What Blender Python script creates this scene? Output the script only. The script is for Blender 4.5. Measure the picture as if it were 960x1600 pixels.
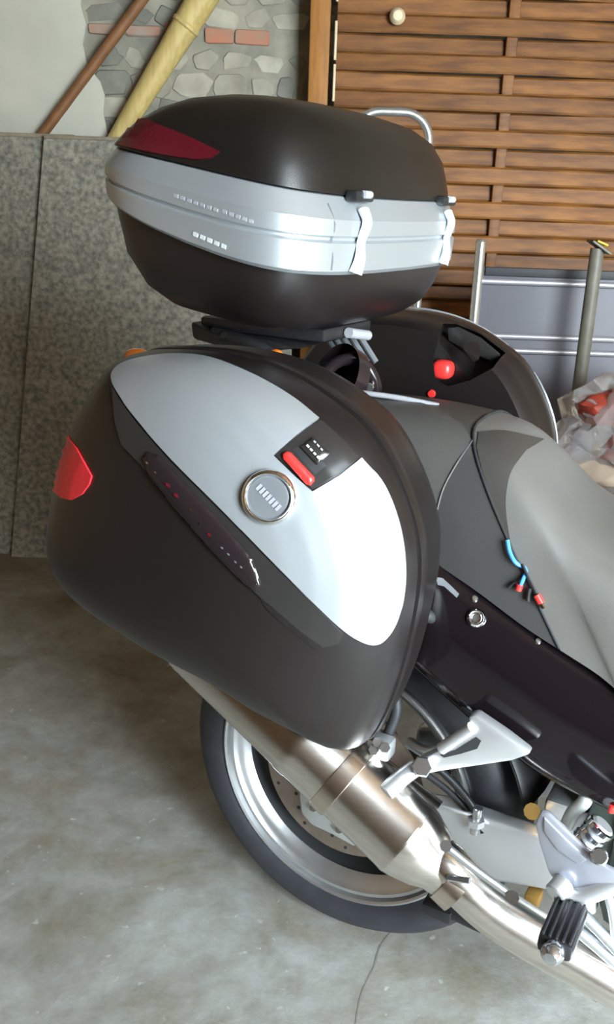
import bpy, bmesh, math, random
from mathutils import Vector, Matrix
from mathutils.bvhtree import BVHTree
from mathutils.geometry import delaunay_2d_cdt

for o in list(bpy.data.objects): bpy.data.objects.remove(o)
SC = bpy.context.scene
COL = SC.collection
random.seed(7)

# ------------------------------------------------------------------ camera
FPX, CAM_H, PITCH, ROLL = 1400.0, 1.2332, math.radians(19.0), math.radians(2.0)
RT = Vector((1, 0, 0)); FW = Vector((0, math.cos(PITCH), -math.sin(PITCH))); UP = Vector((0, math.sin(PITCH), math.cos(PITCH)))
CR = RT * math.cos(ROLL) + UP * math.sin(ROLL)
CU = UP * math.cos(ROLL) - RT * math.sin(ROLL)
EYE = Vector((0, 0, CAM_H))
cam = bpy.data.cameras.new('camera')
cam.sensor_fit = 'VERTICAL'; cam.sensor_height = 24.0; cam.lens = 24.0 * FPX / 1600.0; cam.clip_start = 0.02
camo = bpy.data.objects.new('camera', cam); COL.objects.link(camo)
camo.matrix_world = Matrix(((CR.x, CU.x, -FW.x, EYE.x), (CR.y, CU.y, -FW.y, EYE.y), (CR.z, CU.z, -FW.z, EYE.z), (0, 0, 0, 1)))
SC.camera = camo

# ------------------------------------------------------------------ sky, exposure
W = bpy.data.worlds.new('sky'); SC.world = W; W.use_nodes = True
bg = W.node_tree.nodes['Background']; bg.inputs[0].default_value = (0.80, 0.92, 1.0, 1); bg.inputs[1].default_value = 30.0
SC.view_settings.view_transform = 'Standard'; SC.view_settings.look = 'None'
SC.view_settings.gamma = 1.0; SC.view_settings.use_curve_mapping = False
SC.view_settings.exposure = 0.9
DOOR_X0, DOOR_X1, DOOR_Z, DOOR_Y = 0.95, 2.5, 2.35, -0.95
pl = bpy.data.lights.new('door_daylight_portal', 'AREA'); pl.shape = 'RECTANGLE'
pl.size = DOOR_X1 - DOOR_X0; pl.size_y = DOOR_Z; pl.cycles.is_portal = True
plo = bpy.data.objects.new('door_daylight_portal', pl); COL.objects.link(plo)
plo.location = ((DOOR_X0 + DOOR_X1) / 2, DOOR_Y - 0.02, DOOR_Z / 2); plo.rotation_euler = (math.radians(90), 0, 0)   # faces +Y

# ------------------------------------------------------------------ helpers
PSI, BX, BY = 0.501, 0.1067, 1.3516
BF = Vector((math.cos(PSI), -math.sin(PSI), 0)); BL = Vector((math.sin(PSI), math.cos(PSI), 0)); B0 = Vector((BX, BY, 0))
BIKE_M = Matrix.Translation(B0) @ Matrix.Rotation(-PSI, 4, 'Z')     # bike frame: x forward, y left, z up
BIKE_I = BIKE_M.inverted()

def wray(px, py):
    return FW + CR * ((px - 480) / FPX) + CU * ((800 - py) / FPX)
def bray(px, py):
    d = wray(px, py)
    return BIKE_I @ EYE, (BIKE_I.to_3x3() @ d)
def bp(px, py, L):
    o, d = bray(px, py); return o + d * ((L - o.y) / d.y)
def bpF(px, py, F):
    o, d = bray(px, py); return o + d * ((F - o.x) / d.x)
def wp(px, py, Y):
    d = wray(px, py); return EYE + d * (Y / d.y)
def wz(px, py, Z=0.0):
    d = wray(px, py); return EYE + d * ((Z - EYE.z) / d.z)

def smooth(me, ang=35):
    for p in me.polygons: p.use_smooth = True
    me.set_sharp_from_angle(angle=math.radians(ang))
def link(name, me, mat=None, parent=None, ang=35):
    if ang: smooth(me, ang)
    o = bpy.data.objects.new(name, me); COL.objects.link(o)
    if mat: me.materials.append(mat)
    if parent: o.parent = parent
    return o
def pymesh(name, v, f, mat=None, parent=None, ang=35, fix=True):
    me = bpy.data.meshes.new(name); me.from_pydata([tuple(x) for x in v], [], f); me.update()
    if fix:
        bm = bmesh.new(); bm.from_mesh(me); bmesh.ops.remove_doubles(bm, verts=bm.verts, dist=1e-6)
        bmesh.ops.recalc_face_normals(bm, faces=bm.faces); bm.to_mesh(me); bm.free()
    return link(name, me, mat, parent, ang)
def bmobj(name, bm, mat=None, parent=None, ang=35):
    me = bpy.data.meshes.new(name); bmesh.ops.recalc_face_normals(bm, faces=bm.faces); bm.to_mesh(me); bm.free()
    return link(name, me, mat, parent, ang)
def empty(name, label, cat, M=None, group=None):
    o = bpy.data.objects.new(name, None); COL.objects.link(o); o.empty_display_size = 0.05
    if M is not None: o.matrix_world = M
    return tag(o, label, cat, group)
def tag(o, label=None, cat=None, group=None, kind=None):
    if label: o['label'] = label
    if cat: o['category'] = cat
    if group: o['group'] = group
    if kind: o['kind'] = kind
    return o
def cr(pts, n=8, closed=False):
    """Catmull-Rom through pts"""
    P = [Vector(p) for p in pts]; out = []; N = len(P)
    segs = N if closed else N - 1
    for i in range(segs):
        p1, p2 = P[i % N], P[(i + 1) % N]
        p0 = P[(i - 1) % N] if (closed or i > 0) else p1 * 2 - p2
        p3 = P[(i + 2) % N] if (closed or i + 2 < N) else p2 * 2 - p1
        for k in range(n):
            t = k / n
            out.append(0.5 * ((2 * p1) + (p2 - p0) * t + (2 * p0 - 5 * p1 + 4 * p2 - p3) * t * t + (3 * p1 - p0 - 3 * p2 + p3) * t ** 3))
    if not closed: out.append(P[-1].copy())
    return out
def interp(xs, ys, x):
    if x <= xs[0]: return ys[0]
    for i in range(len(xs) - 1):
        if x <= xs[i + 1]:
            t = (x - xs[i]) / (xs[i + 1] - xs[i]); return ys[i] + (ys[i + 1] - ys[i]) * t
    return ys[-1]
def sinterp(xs, ys, x):
    """smooth (hermite) interpolation"""
    if x <= xs[0]: return ys[0]
    if x >= xs[-1]: return ys[-1]
    n = len(xs); m = []
    for i in range(n):
        a, b = max(i - 1, 0), min(i + 1, n - 1); m.append((ys[b] - ys[a]) / (xs[b] - xs[a]))
    for i in range(n - 1):
        if x <= xs[i + 1]:
            h = xs[i + 1] - xs[i]; t = (x - xs[i]) / h
            return (2*t**3-3*t*t+1)*ys[i] + (t**3-2*t*t+t)*h*m[i] + (-2*t**3+3*t*t)*ys[i+1] + (t**3-t*t)*h*m[i+1]
def tube_vf(path, r, n=12, closed=False, sq=None):
    v, f = [], []; N = len(path); up = None
    for i, p in enumerate(path):
        a = path[(i - 1) % N] if (closed or i > 0) else p
        b = path[(i + 1) % N] if (closed or i < N - 1) else p
        t = (b - a).normalized()
        if up is None:
            up = Vector((0, 0, 1)) if abs(t.z) < 0.9 else Vector((1, 0, 0))
        s = t.cross(up).normalized(); up = s.cross(t).normalized()
        rr = r[i] if isinstance(r, (list, tuple)) else r
        ra, rb = (rr, rr) if sq is None else (rr, rr * sq)
        for k in range(n):
            an = 2 * math.pi * k / n; v.append(p + s * (ra * math.cos(an)) + up * (rb * math.sin(an)))
    for i in range(N if closed else N - 1):
        j = (i + 1) % N
        for k in range(n):
            k2 = (k + 1) % n; f.append((i * n + k, i * n + k2, j * n + k2, j * n + k))
    if not closed:
        f.append(tuple(range(n))[::-1]); f.append(tuple((N - 1) * n + k for k in range(n)))
    return v, f
def tube(name, pts, r, mat, parent=None, n=12, sm=6, closed=False, sq=None, ang=40):
    path = cr(pts, sm, closed) if sm > 1 else [Vector(p) for p in pts]
    if isinstance(r, (list, tuple)):
        N = len(path); r = [interp(list(range(len(r))), r, i * (len(r) - 1) / (N - 1)) for i in range(N)]
    v, f = tube_vf(path, r, n, closed, sq); return pymesh(name, v, f, mat, parent, ang, fix=False)
def lathe(name, prof, c, axis, mat, parent=None, n=64, closed=False, ang=35, arc=None):
    """prof: (radius, along axis)"""
    ax = Vector(axis).normalized(); u = ax.cross(Vector((0, 0, 1)))
    if u.length < 0.1: u = Vector((1, 0, 0))
    u.normalize(); w = ax.cross(u); c = Vector(c); v, f = [], []; m = len(prof)
    a0, a1 = arc if arc else (0, 2 * math.pi); nn = n if not arc else n + 1
    for i in range(nn):
        a = a0 + (a1 - a0) * i / n
        for R, h in prof: v.append(c + ax * h + (u * math.cos(a) + w * math.sin(a)) * R)
    for i in range(n):
        i2 = (i + 1) % nn
        for k in range(m if closed else m - 1):
            k2 = (k + 1) % m; f.append((i * m + k, i * m + k2, i2 * m + k2, i2 * m + k))
    if arc and closed:
        f.append(tuple(range(m))); f.append(tuple(n * m + k for k in range(m))[::-1])
    return pymesh(name, v, f, mat, parent, ang)
def prism(name, pts, off, mat, parent=None, bev=0.0, seg=2, ang=35, holes=None):
    """closed polygon (3D points) extruded by vector off"""
    bm = bmesh.new(); off = Vector(off)
    a = [bm.verts.new(p) for p in pts]; b = [bm.verts.new(Vector(p) + off) for p in pts]; n = len(pts)
    bm.faces.new(a); bm.faces.new(b[::-1])
    for i in range(n): bm.faces.new((a[i], b[i], b[(i + 1) % n], a[(i + 1) % n]))
    bmesh.ops.recalc_face_normals(bm, faces=bm.faces)
    if bev: 
        es = [e for e in bm.edges if e.calc_face_angle(0) > 0.5]
        bmesh.ops.bevel(bm, geom=es, offset=bev, segments=seg, profile=0.5, affect='EDGES', clamp_overlap=True)
    bmesh.ops.triangulate(bm, faces=[f for f in bm.faces if len(f.verts) > 4])
    return bmobj(name, bm, mat, parent, ang)
def box(name, c, s, mat, parent=None, bev=0.0, rot=None, ang=35, seg=2):
    bm = bmesh.new(); bmesh.ops.create_cube(bm, size=1.0)
    M = Matrix.Translation(Vector(c)) @ (rot if rot is not None else Matrix.Identity(4)) @ Matrix.Diagonal((*s, 1))
    bmesh.ops.transform(bm, matrix=M, verts=bm.verts)
    if bev: bmesh.ops.bevel(bm, geom=list(bm.edges), offset=bev, segments=seg, profile=0.5, affect='EDGES', clamp_overlap=True)
    return bmobj(name, bm, mat, parent, ang)
def cyl(name, a, b, r, mat, parent=None, n=20, bev=0.0, r2=None):
    a, b = Vector(a), Vector(b); h = (b - a).length; r2 = r if r2 is None else r2
    e = min(bev, r * 0.5, h * 0.4)
    prof = [(0, 0), (r - e, 0), (r, e), (r2, h - e), (r2 - e, h), (0, h)] if e else [(0, 0), (r, 0), (r2, h), (0, h)]
    return lathe(name, prof, a, b - a, mat, parent, n)
def bvh_of(*obs):
    vs, fs = [], []
    for o in obs:
        b = len(vs); vs += [v.co.copy() for v in o.data.vertices]; fs += [tuple(b + i for i in p.vertices) for p in o.data.polygons]
    return BVHTree.FromPolygons(vs, fs)
def hit(bvh, px, py, guess=None):
    o, d = bray(px, py); d = d.normalized()
    l, n, i, t = bvh.ray_cast(o, d)
    if l is None:
        l, n, i, t = bvh.find_nearest(o + d * (guess or 1.2))
    if n.dot(d) > 0: n = -n
    return l, n
def inside(p, poly):
    x, y = p; c = False; n = len(poly)
    for i in range(n):
        x1, y1 = poly[i]; x2, y2 = poly[(i + 1) % n]
        if (y1 > y) != (y2 > y) and x < (x2 - x1) * (y - y1) / (y2 - y1) + x1: c = not c
    return c
def drape(name, poly, bvh, lift, mat, parent, step=8, skirt=0.006, rnd=0, dome=0.0, ang=45, guess=None, sink=None):
    """patch of real thickness lying on a surface: outline in pixels -> rays onto the surface"""
    if rnd: poly = [(p.x, p.y) for p in cr([(x, y, 0) for x, y in poly], rnd, True)]
    P = []
    n = len(poly)
    for i in range(n):
        a, b = poly[i], poly[(i + 1) % n]; k = max(1, int(math.hypot(b[0] - a[0], b[1] - a[1]) / step))
        for j in range(k): P.append((a[0] + (b[0] - a[0]) * j / k, a[1] + (b[1] - a[1]) * j / k))
    nb = len(P); x0 = min(p[0] for p in P); x1 = max(p[0] for p in P); y0 = min(p[1] for p in P); y1 = max(p[1] for p in P)
    y = y0 + step / 2
    r = 0
    while y < y1:
        x = x0 + step / 2 + (step / 2 if r % 2 else 0)
        while x < x1:
            if inside((x, y), P[:nb]) and min((x - q[0]) ** 2 + (y - q[1]) ** 2 for q in P[:nb]) > (step * 0.45) ** 2: P.append((x, y))
            x += step
        y += step * 0.87; r += 1
    vs, es, fs, *_ = delaunay_2d_cdt([Vector(p) for p in P], [], [list(range(nb))], 0, 1e-4)
    fs = [f for f in fs if inside((sum(vs[i].x for i in f) / 3, sum(vs[i].y for i in f) / 3), P[:nb])]
    dmax = max((min(math.hypot(p[0] - q[0], p[1] - q[1]) for q in P[:nb]) for p in P[nb:]), default=1) or 1
    top = []; nor = []
    for p in vs:
        l, nn = hit(bvh, p.x, p.y, guess)
        k = min(math.hypot(p.x - q[0], p.y - q[1]) for q in P[:nb]) / dmax
        top.append(l + nn * (lift + dome * math.sqrt(max(0, 1 - (1 - min(k, 1)) ** 2)))); nor.append(nn)
    cnt = {}
    for f in fs:
        for i in range(3):
            e = (f[i], f[(i + 1) % 3]); cnt[e] = 1
    bd = [e for e in cnt if (e[1], e[0]) not in cnt]
    V = list(top); F = [tuple(f) for f in fs]; low = {}
    for a, b in bd:
        for q in (a, b):
            if q not in low: low[q] = len(V); V.append(top[q] - nor[q] * skirt)
        F.append((b, a, low[a], low[b]))
    return pymesh(name, V, F, mat, parent, ang)
def mirror(o, name=None, parent=None):
    me = o.data.copy()
    for v in me.vertices: v.co.y = -v.co.y
    me.flip_normals()
    c = bpy.data.objects.new(name or o.name.split('.')[0], me); COL.objects.link(c); c.parent = parent or o.parent
    return c

# ------------------------------------------------------------------ materials
def mat(name, col, rough=0.5, metal=0.0, var=0.0, scale=20.0, bump=0.0, bscale=None, col2=None, coat=0.0, spec=0.5, trans=0.0, alpha=1.0, aniso=0.0, objvar=0.0, detail=5.0, stretch=None):
    m = bpy.data.materials.new(name); m.use_nodes = True; nt = m.node_tree; N = nt.nodes; K = nt.links
    b = N['Principled BSDF']; b.inputs['Base Color'].default_value = (*col, 1); b.inputs['Roughness'].default_value = rough
    b.inputs['Metallic'].default_value = metal; b.inputs['Coat Weight'].default_value = coat; b.inputs['Coat Roughness'].default_value = 0.05
    b.inputs['Specular IOR Level'].default_value = spec; b.inputs['Transmission Weight'].default_value = trans; b.inputs['Alpha'].default_value = alpha
    tc = N.new('ShaderNodeTexCoord'); src = tc.outputs['Object']
    if stretch:
        mp = N.new('ShaderNodeMapping'); mp.inputs['Scale'].default_value = stretch; K.new(src, mp.inputs['Vector']); src = mp.outputs['Vector']
    out = None
    if var or col2:
        nz = N.new('ShaderNodeTexNoise'); nz.inputs['Scale'].default_value = scale; nz.inputs['Detail'].default_value = detail
        K.new(src, nz.inputs['Vector'])
        rp = N.new('ShaderNodeValToRGB'); c2 = col2 or tuple(c * (1 - var) for c in col); c1 = col if col2 else tuple(min(1, c * (1 + var)) for c in col)
        rp.color_ramp.elements[0].position = 0.32; rp.color_ramp.elements[1].position = 0.68
        rp.color_ramp.elements[0].color = (*c2, 1); rp.color_ramp.elements[1].color = (*c1, 1)
        K.new(nz.outputs['Fac'], rp.inputs['Fac']); out = rp.outputs['Color']
    if objvar:
        oi = N.new('ShaderNodeObjectInfo'); mr = N.new('ShaderNodeMapRange'); mr.inputs['To Min'].default_value = 1 - objvar; mr.inputs['To Max'].default_value = 1 + objvar
        K.new(oi.outputs['Random'], mr.inputs['Value'])
        hs = N.new('ShaderNodeHueSaturation'); K.new(mr.outputs['Result'], hs.inputs['Value'])
        if out: K.new(out, hs.inputs['Color'])
        else: hs.inputs['Color'].default_value = (*col, 1)
        out = hs.outputs['Color']
    if out: K.new(out, b.inputs['Base Color'])
    if bump:
        bz = N.new('ShaderNodeTexNoise'); bz.inputs['Scale'].default_value = bscale or scale; bz.inputs['Detail'].default_value = 6
        K.new(src, bz.inputs['Vector']); bn = N.new('ShaderNodeBump'); bn.inputs['Strength'].default_value = min(1, bump); bn.inputs['Distance'].default_value = 0.004
        K.new(bz.outputs['Fac'], bn.inputs['Height']); K.new(bn.outputs['Normal'], b.inputs['Normal'])
    return m
M = {}
M['plastic'] = mat('dark_satin_plastic', (0.0105, 0.0078, 0.0075), 0.34, var=0.08, scale=60, bump=0.05, bscale=700, spec=0.5)
M['plastic2'] = mat('dark_trim_plastic', (0.022, 0.020, 0.019), 0.24)
M['lidplastic'] = mat('dark_lid_plastic', (0.0075, 0.0065, 0.0055), 0.36, bump=0.06, bscale=600)
M['silver'] = mat('silver_paint', (0.42, 0.45, 0.47), 0.36, metal=0.6, coat=0.2)
M['alu'] = mat('satin_aluminium', (0.62, 0.64, 0.66), 0.30, metal=0.9, var=0.05, scale=30)
M['cast'] = mat('silver_cast_metal', (0.66, 0.67, 0.68), 0.36, metal=0.75, bump=0.05, bscale=300)
M['lilac'] = mat('anodised_guard_metal', (0.45, 0.46, 0.52), 0.38, metal=0.7)
M['bolt'] = mat('bright_zinc', (0.78, 0.80, 0.82), 0.32, metal=0.55)
M['bolt2'] = mat('dull_zinc', (0.62, 0.64, 0.66), 0.18, metal=0.95)
M['chrome'] = mat('chrome', (0.82, 0.83, 0.84), 0.08, metal=1.0)
M['steel'] = mat('brushed_stainless', (0.74, 0.70, 0.65), 0.24, metal=1.0, var=0.06, scale=40, stretch=(1, 1, 8))
M['steel2'] = mat('heat_tinted_steel', (0.66, 0.58, 0.50), 0.25, metal=1.0, var=0.1, scale=18)
M['rubber'] = mat('tyre_rubber', (0.022, 0.023, 0.028), 0.55, var=0.15, scale=30, bump=0.1, bscale=200)
M['black'] = mat('black_plastic', (0.014, 0.014, 0.015), 0.4)
M['matt'] = mat('matt_black_metal', (0.018, 0.019, 0.021), 0.6)
M['gloss'] = mat('plum_black_gloss_paint', (0.0060, 0.0040, 0.0050), 0.12, coat=0.25, spec=0.35)
M['red'] = mat('red_reflector', (1.0, 0.03, 0.045), 0.45, coat=0.1, bump=0.25, bscale=260)
M['darkred'] = mat('dark_red_lens', (0.085, 0.004, 0.010), 0.22, coat=0.5, bump=0.2, bscale=200)
M['redbtn'] = mat('red_plastic', (0.72, 0.035, 0.03), 0.35)
M['smoke'] = mat('smoked_lens', (0.016, 0.011, 0.012), 0.16, spec=0.4)
M['badge'] = mat('grey_badge', (0.16, 0.17, 0.18), 0.3, metal=0.2)
M['badge2'] = mat('light_grey_print', (0.30, 0.30, 0.32), 0.4)
M['print'] = mat('white_print', (0.55, 0.58, 0.60), 0.5)
M['seatA'] = mat('passenger_seat_vinyl', (0.045, 0.043, 0.041), 0.42, bump=0.12, bscale=400)
M['seatB'] = mat('rider_seat_vinyl', (0.115, 0.110, 0.100), 0.5, bump=0.12, bscale=420, var=0.05, scale=15)
M['seatC'] = mat('seat_side_vinyl', (0.112, 0.112, 0.112), 0.42, bump=0.25, bscale=160)
M['brown'] = mat('bolster_shade_vinyl', (0.040, 0.036, 0.031), 0.5, bump=0.1, bscale=400)  # shade and brown wood reflection put into the vinyl colour
M['orange'] = mat('amber_lens', (0.65, 0.16, 0.015), 0.2, coat=0.5)
M['blue'] = mat('blue_wire', (0.06, 0.28, 0.75), 0.4)
M['disc'] = mat('brake_disc_steel', (0.30, 0.24, 0.20), 0.35, metal=0.8, var=0.15, scale=40)
M['caliper'] = mat('pale_caliper_metal', (0.50, 0.52, 0.50), 0.4, metal=0.5)
M['engine'] = mat('engine_grey_green', (0.035, 0.045, 0.037), 0.5, var=0.3, scale=12)
M['gold'] = mat('ochre_metal', (0.35, 0.20, 0.05), 0.4, metal=0.4)
# weave for the seat insert
def weave(name, col):
    m = mat(name, col, 0.5); nt = m.node_tree; N = nt.nodes; K = nt.links; b = N['Principled BSDF']
    tc = N.new('ShaderNodeTexCoord'); vo = N.new('ShaderNodeTexChecker'); vo.inputs['Scale'].default_value = 260
    mp = N.new('ShaderNodeMapping'); mp.inputs['Rotation'].default_value = (0, 0, 0.785); K.new(tc.outputs['Object'], mp.inputs['Vector']); K.new(mp.outputs['Vector'], vo.inputs['Vector'])
    bn = N.new('ShaderNodeBump'); bn.inputs['Strength'].default_value = 0.6; bn.inputs['Distance'].default_value = 0.0015
    K.new(vo.outputs['Fac'], bn.inputs['Height']); K.new(bn.outputs['Normal'], b.inputs['Normal']); return m
M['weave'] = weave('seat_mesh_fabric', (0.070, 0.066, 0.060))

def floor_mat():
    m = mat('stained_concrete', (0.3, 0.3, 0.28), 0.75); nt = m.node_tree; N = nt.nodes; K = nt.links; b = N['Principled BSDF']
    tc = N.new('ShaderNodeTexCoord')
    def noise(s, d=6, rough=0.6, dist=0.0):
        z = N.new('ShaderNodeTexNoise'); z.inputs['Scale'].default_value = s; z.inputs['Detail'].default_value = d; z.inputs['Roughness'].default_value = rough
        z.inputs['Distortion'].default_value = dist
        K.new(tc.outputs['Object'], z.inputs['Vector']); return z.outputs['Fac']
    def ramp(fac, stops):
        r = N.new('ShaderNodeValToRGB'); e = r.color_ramp.elements
        while len(e) < len(stops): e.new(0.5)
        for i, (p, c) in enumerate(stops): e[i].position = p; e[i].color = (*c, 1)
        K.new(fac, r.inputs['Fac']); return r.outputs['Color']
    def mix(a, bb, fac, typ='MIX'):
        x = N.new('ShaderNodeMix'); x.data_type = 'RGBA'; x.blend_type = typ
        if hasattr(fac, 'is_linked'): K.new(fac, x.inputs[0])
        else: x.inputs[0].default_value = fac
        K.new(a, x.inputs[6]); K.new(bb, x.inputs[7]); return x.outputs[2]
    c1 = ramp(noise(3.2, 8, 0.65, 0.4), [(0.30, (0.20, 0.170, 0.110)), (0.50, (0.30, 0.30, 0.275)), (0.70, (0.42, 0.43, 0.41))])
    c2 = ramp(noise(14, 6, 0.7, 0.2), [(0.3, (0.74, 0.72, 0.66)), (0.62, (1, 1, 1))])
    c3 = ramp(noise(42, 3, 0.5), [(0.67, (0, 0, 0)), (0.75, (1, 1, 1))])
    a = mix(c1, c2, 1.0, 'MULTIPLY')
    wh = N.new('ShaderNodeRGB'); wh.outputs[0].default_value = (0.58, 0.60, 0.58, 1)
    mm = N.new('ShaderNodeMath'); mm.operation = 'MULTIPLY'; mm.inputs[1].default_value = 0.5; K.new(c3, mm.inputs[0])
    a = mix(a, wh.outputs[0], mm.outputs[0])
    K.new(a, b.inputs['Base Color'])
    bn = N.new('ShaderNodeBump'); bn.inputs['Strength'].default_value = 0.25; bn.inputs['Distance'].default_value = 0.004
    K.new(noise(60, 8, 0.7), bn.inputs['Height']); K.new(bn.outputs['Normal'], b.inputs['Normal']); return m
M['floor'] = floor_mat()
M['crack'] = mat('crack_grime', (0.19, 0.18, 0.155), 0.9)
M['yard'] = mat('yard_concrete', (0.42, 0.42, 0.40), 0.9, var=0.1, scale=3)
M['plaster'] = mat('white_plaster', (0.47, 0.455, 0.375), 0.9, var=0.07, scale=5, bump=0.3, bscale=30)
M['mortar'] = mat('grey_mortar', (0.34, 0.315, 0.24), 0.95, col2=(0.17, 0.165, 0.135), scale=9, bump=0.6, bscale=40)
M['stone'] = mat('pale_whitewashed_stone', (0.38, 0.355, 0.28), 0.95, col2=(0.26, 0.24, 0.19), scale=14, bump=0.5, bscale=50, objvar=0.16)
M['greystone'] = mat('grey_stone', (0.25, 0.24, 0.195), 0.95, col2=(0.15, 0.15, 0.125), scale=12, bump=0.5, bscale=50, objvar=0.15)
M['brick'] = mat('red_brick', (0.42, 0.16, 0.09), 0.9, col2=(0.33, 0.20, 0.14), scale=20, bump=0.4, bscale=60)
M['oldbrick'] = mat('whitewashed_brick', (0.36, 0.20, 0.14), 0.9, col2=(0.33, 0.28, 0.22), scale=14, bump=0.4, bscale=60)
M['board'] = mat('speckled_grey_board', (0.33, 0.305, 0.24), 0.95, col2=(0.13, 0.127, 0.105), scale=60, bump=0.5, bscale=120, detail=8)
M['boardedge'] = mat('board_edge', (0.25, 0.21, 0.145), 0.95, var=0.15, scale=40)
M['wood'] = mat('stained_slat_wood', (0.23, 0.088, 0.013), 0.6, col2=(0.110, 0.036, 0.005), scale=9, objvar=0.22, stretch=(0.9, 6, 6), bump=0.15, bscale=20)
M['woodpost'] = mat('orange_post_wood', (0.34, 0.14, 0.020), 0.6, col2=(0.24, 0.095, 0.014), scale=12, stretch=(8, 8, 0.8))
M['stick'] = mat('brown_stick_wood', (0.20, 0.085, 0.03), 0.6, var=0.2, scale=20)
M['bamboo'] = mat('dry_bamboo', (0.55, 0.43, 0.16), 0.55, col2=(0.42, 0.30, 0.10), scale=9, stretch=(9, 9, 0.8))
M['cream'] = mat('cream_plastic', (0.60, 0.50, 0.33), 0.5)
M['galv'] = mat('galvanised_tube', (0.62, 0.64, 0.63), 0.25, metal=0.85)
M['slate'] = mat('slate_sheet', (0.085, 0.080, 0.095), 0.5, var=0.15, scale=6)
M['railm'] = mat('pale_rail_metal', (0.38, 0.37, 0.40), 0.4, metal=0.4)
M['palepanel'] = mat('pale_grey_panel', (0.38, 0.36, 0.32), 0.7)
M['pole'] = mat('grey_green_painted_steel', (0.135, 0.125, 0.095), 0.5, var=0.2, scale=25)
M['yellow'] = mat('yellow_paint', (0.55, 0.40, 0.02), 0.5)
M['tarp'] = mat('cardboard', (0.33, 0.27, 0.19), 0.85, var=0.1, scale=12)
M['clear'] = mat('clear_plastic_film', (0.85, 0.82, 0.80), 0.12, trans=0.75, spec=0.6)
M['redstuff'] = mat('red_bag_contents', (0.42, 0.055, 0.03), 0.5, var=0.2, scale=20)
M['palestuff'] = mat('pale_bag_contents', (0.46, 0.36, 0.27), 0.7, var=0.25, scale=12)
M['wallplain'] = mat('brown_render', (0.33, 0.22, 0.12), 0.9, var=0.06, scale=3, bump=0.2, bscale=30)
M['ceil'] = mat('brown_timber_ceiling', (0.22, 0.14, 0.08), 0.9, var=0.04, scale=3)
M['lintel'] = mat('timber_lintel', (0.20, 0.13, 0.07), 0.7, var=0.2, scale=10)

# ------------------------------------------------------------------ room
WY = 3.20; RX0, RX1, RZ = -2.4, 3.3, 2.7
fl = box('floor', ((RX0 + RX1) / 2, (WY + DOOR_Y) / 2, -0.05), (RX1 - RX0 + .3, WY - DOOR_Y + .3, 0.1), M['floor']); tag(fl, 'stained grey concrete garage floor', kind='structure')
yd = box('ground_yard', (1, -8.35, -0.06), (30, 14.2, 0.1), M['yard']); tag(yd, 'pale concrete yard outside the open garage door', kind='structure')
wb = box('wall_back', ((RX0 + RX1) / 2, WY + 0.1, RZ / 2), (RX1 - RX0, 0.2, RZ), M['mortar']); tag(wb, 'rubble and brick garage wall with white plaster', kind='structure')
tag(box('wall_left', (RX0 - 0.1, 1.0, RZ / 2), (0.2, 4.4, RZ), M['wallplain']), 'brown rendered garage wall', kind='structure')
tag(box('wall_right', (RX1 + 0.1, 1.0, RZ / 2), (0.2, 4.4, RZ), M['wallplain']), 'brown rendered garage wall', kind='structure')
tag(box('ceiling', ((RX0 + RX1) / 2, 1.05, RZ + 0.06), (RX1 - RX0 + .4, 4.7, 0.12), M['ceil']), 'brown timber garage ceiling', kind='structure')
wf = box('wall_front', ((RX0 + DOOR_X0) / 2, DOOR_Y - 0.1, RZ / 2), (DOOR_X0 - RX0, 0.2, RZ), M['wallplain']); tag(wf, 'brown garage wall beside the open door', kind='structure')
box('wall_pier', ((RX1 + DOOR_X1) / 2, DOOR_Y - 0.1, RZ / 2), (RX1 - DOOR_X1, 0.2, RZ), M['wallplain'], wf)
box('lintel', ((DOOR_X0 + DOOR_X1) / 2, DOOR_Y - 0.1, (RZ + DOOR_Z) / 2), (DOOR_X1 - DOOR_X0, 0.2, RZ - DOOR_Z), M['lintel'], wf)
# crack in the concrete
cp = [wz(*p) for p in [(556, 1600), (562, 1565), (570, 1540), (585, 1510), (594, 1480), (612, 1455)]]
cpp = cr(cp, 5); v = []; f = []
for i, p in enumerate(cpp):
    w = 0.0013 * (0.6 + random.random()); v += [p + Vector((-w, 0, 0.0006)), p + Vector((w, 0, 0.0006))]
    if i: f.append((2 * i - 2, 2 * i - 1, 2 * i + 1, 2 * i))
pymesh('crack', v, f, M['crack'], fl)
# plaster sheet with a ragged edge over the rubble
pe = [(170, 212), (163, 178), (165, 150), (158, 128), (138, 104), (131, 70), (136, 40), (128, 10), (131, -30)]
pp = [wp(x, y, WY) for x, y in pe]
pts = [Vector((RX0, WY, 0.0)), Vector((pp[0].x + .03, WY, 0.0))] + [Vector((p.x, WY, p.z)) for p in pp] + [Vector((pp[-1].x + .02, WY, 2.2)), Vector((pp[-1].x, WY, RZ)), Vector((RX0, WY, RZ))]
prism('plaster_coat', pts, (0, -0.014, 0), M['plaster'], wb, bev=0.004)
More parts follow.
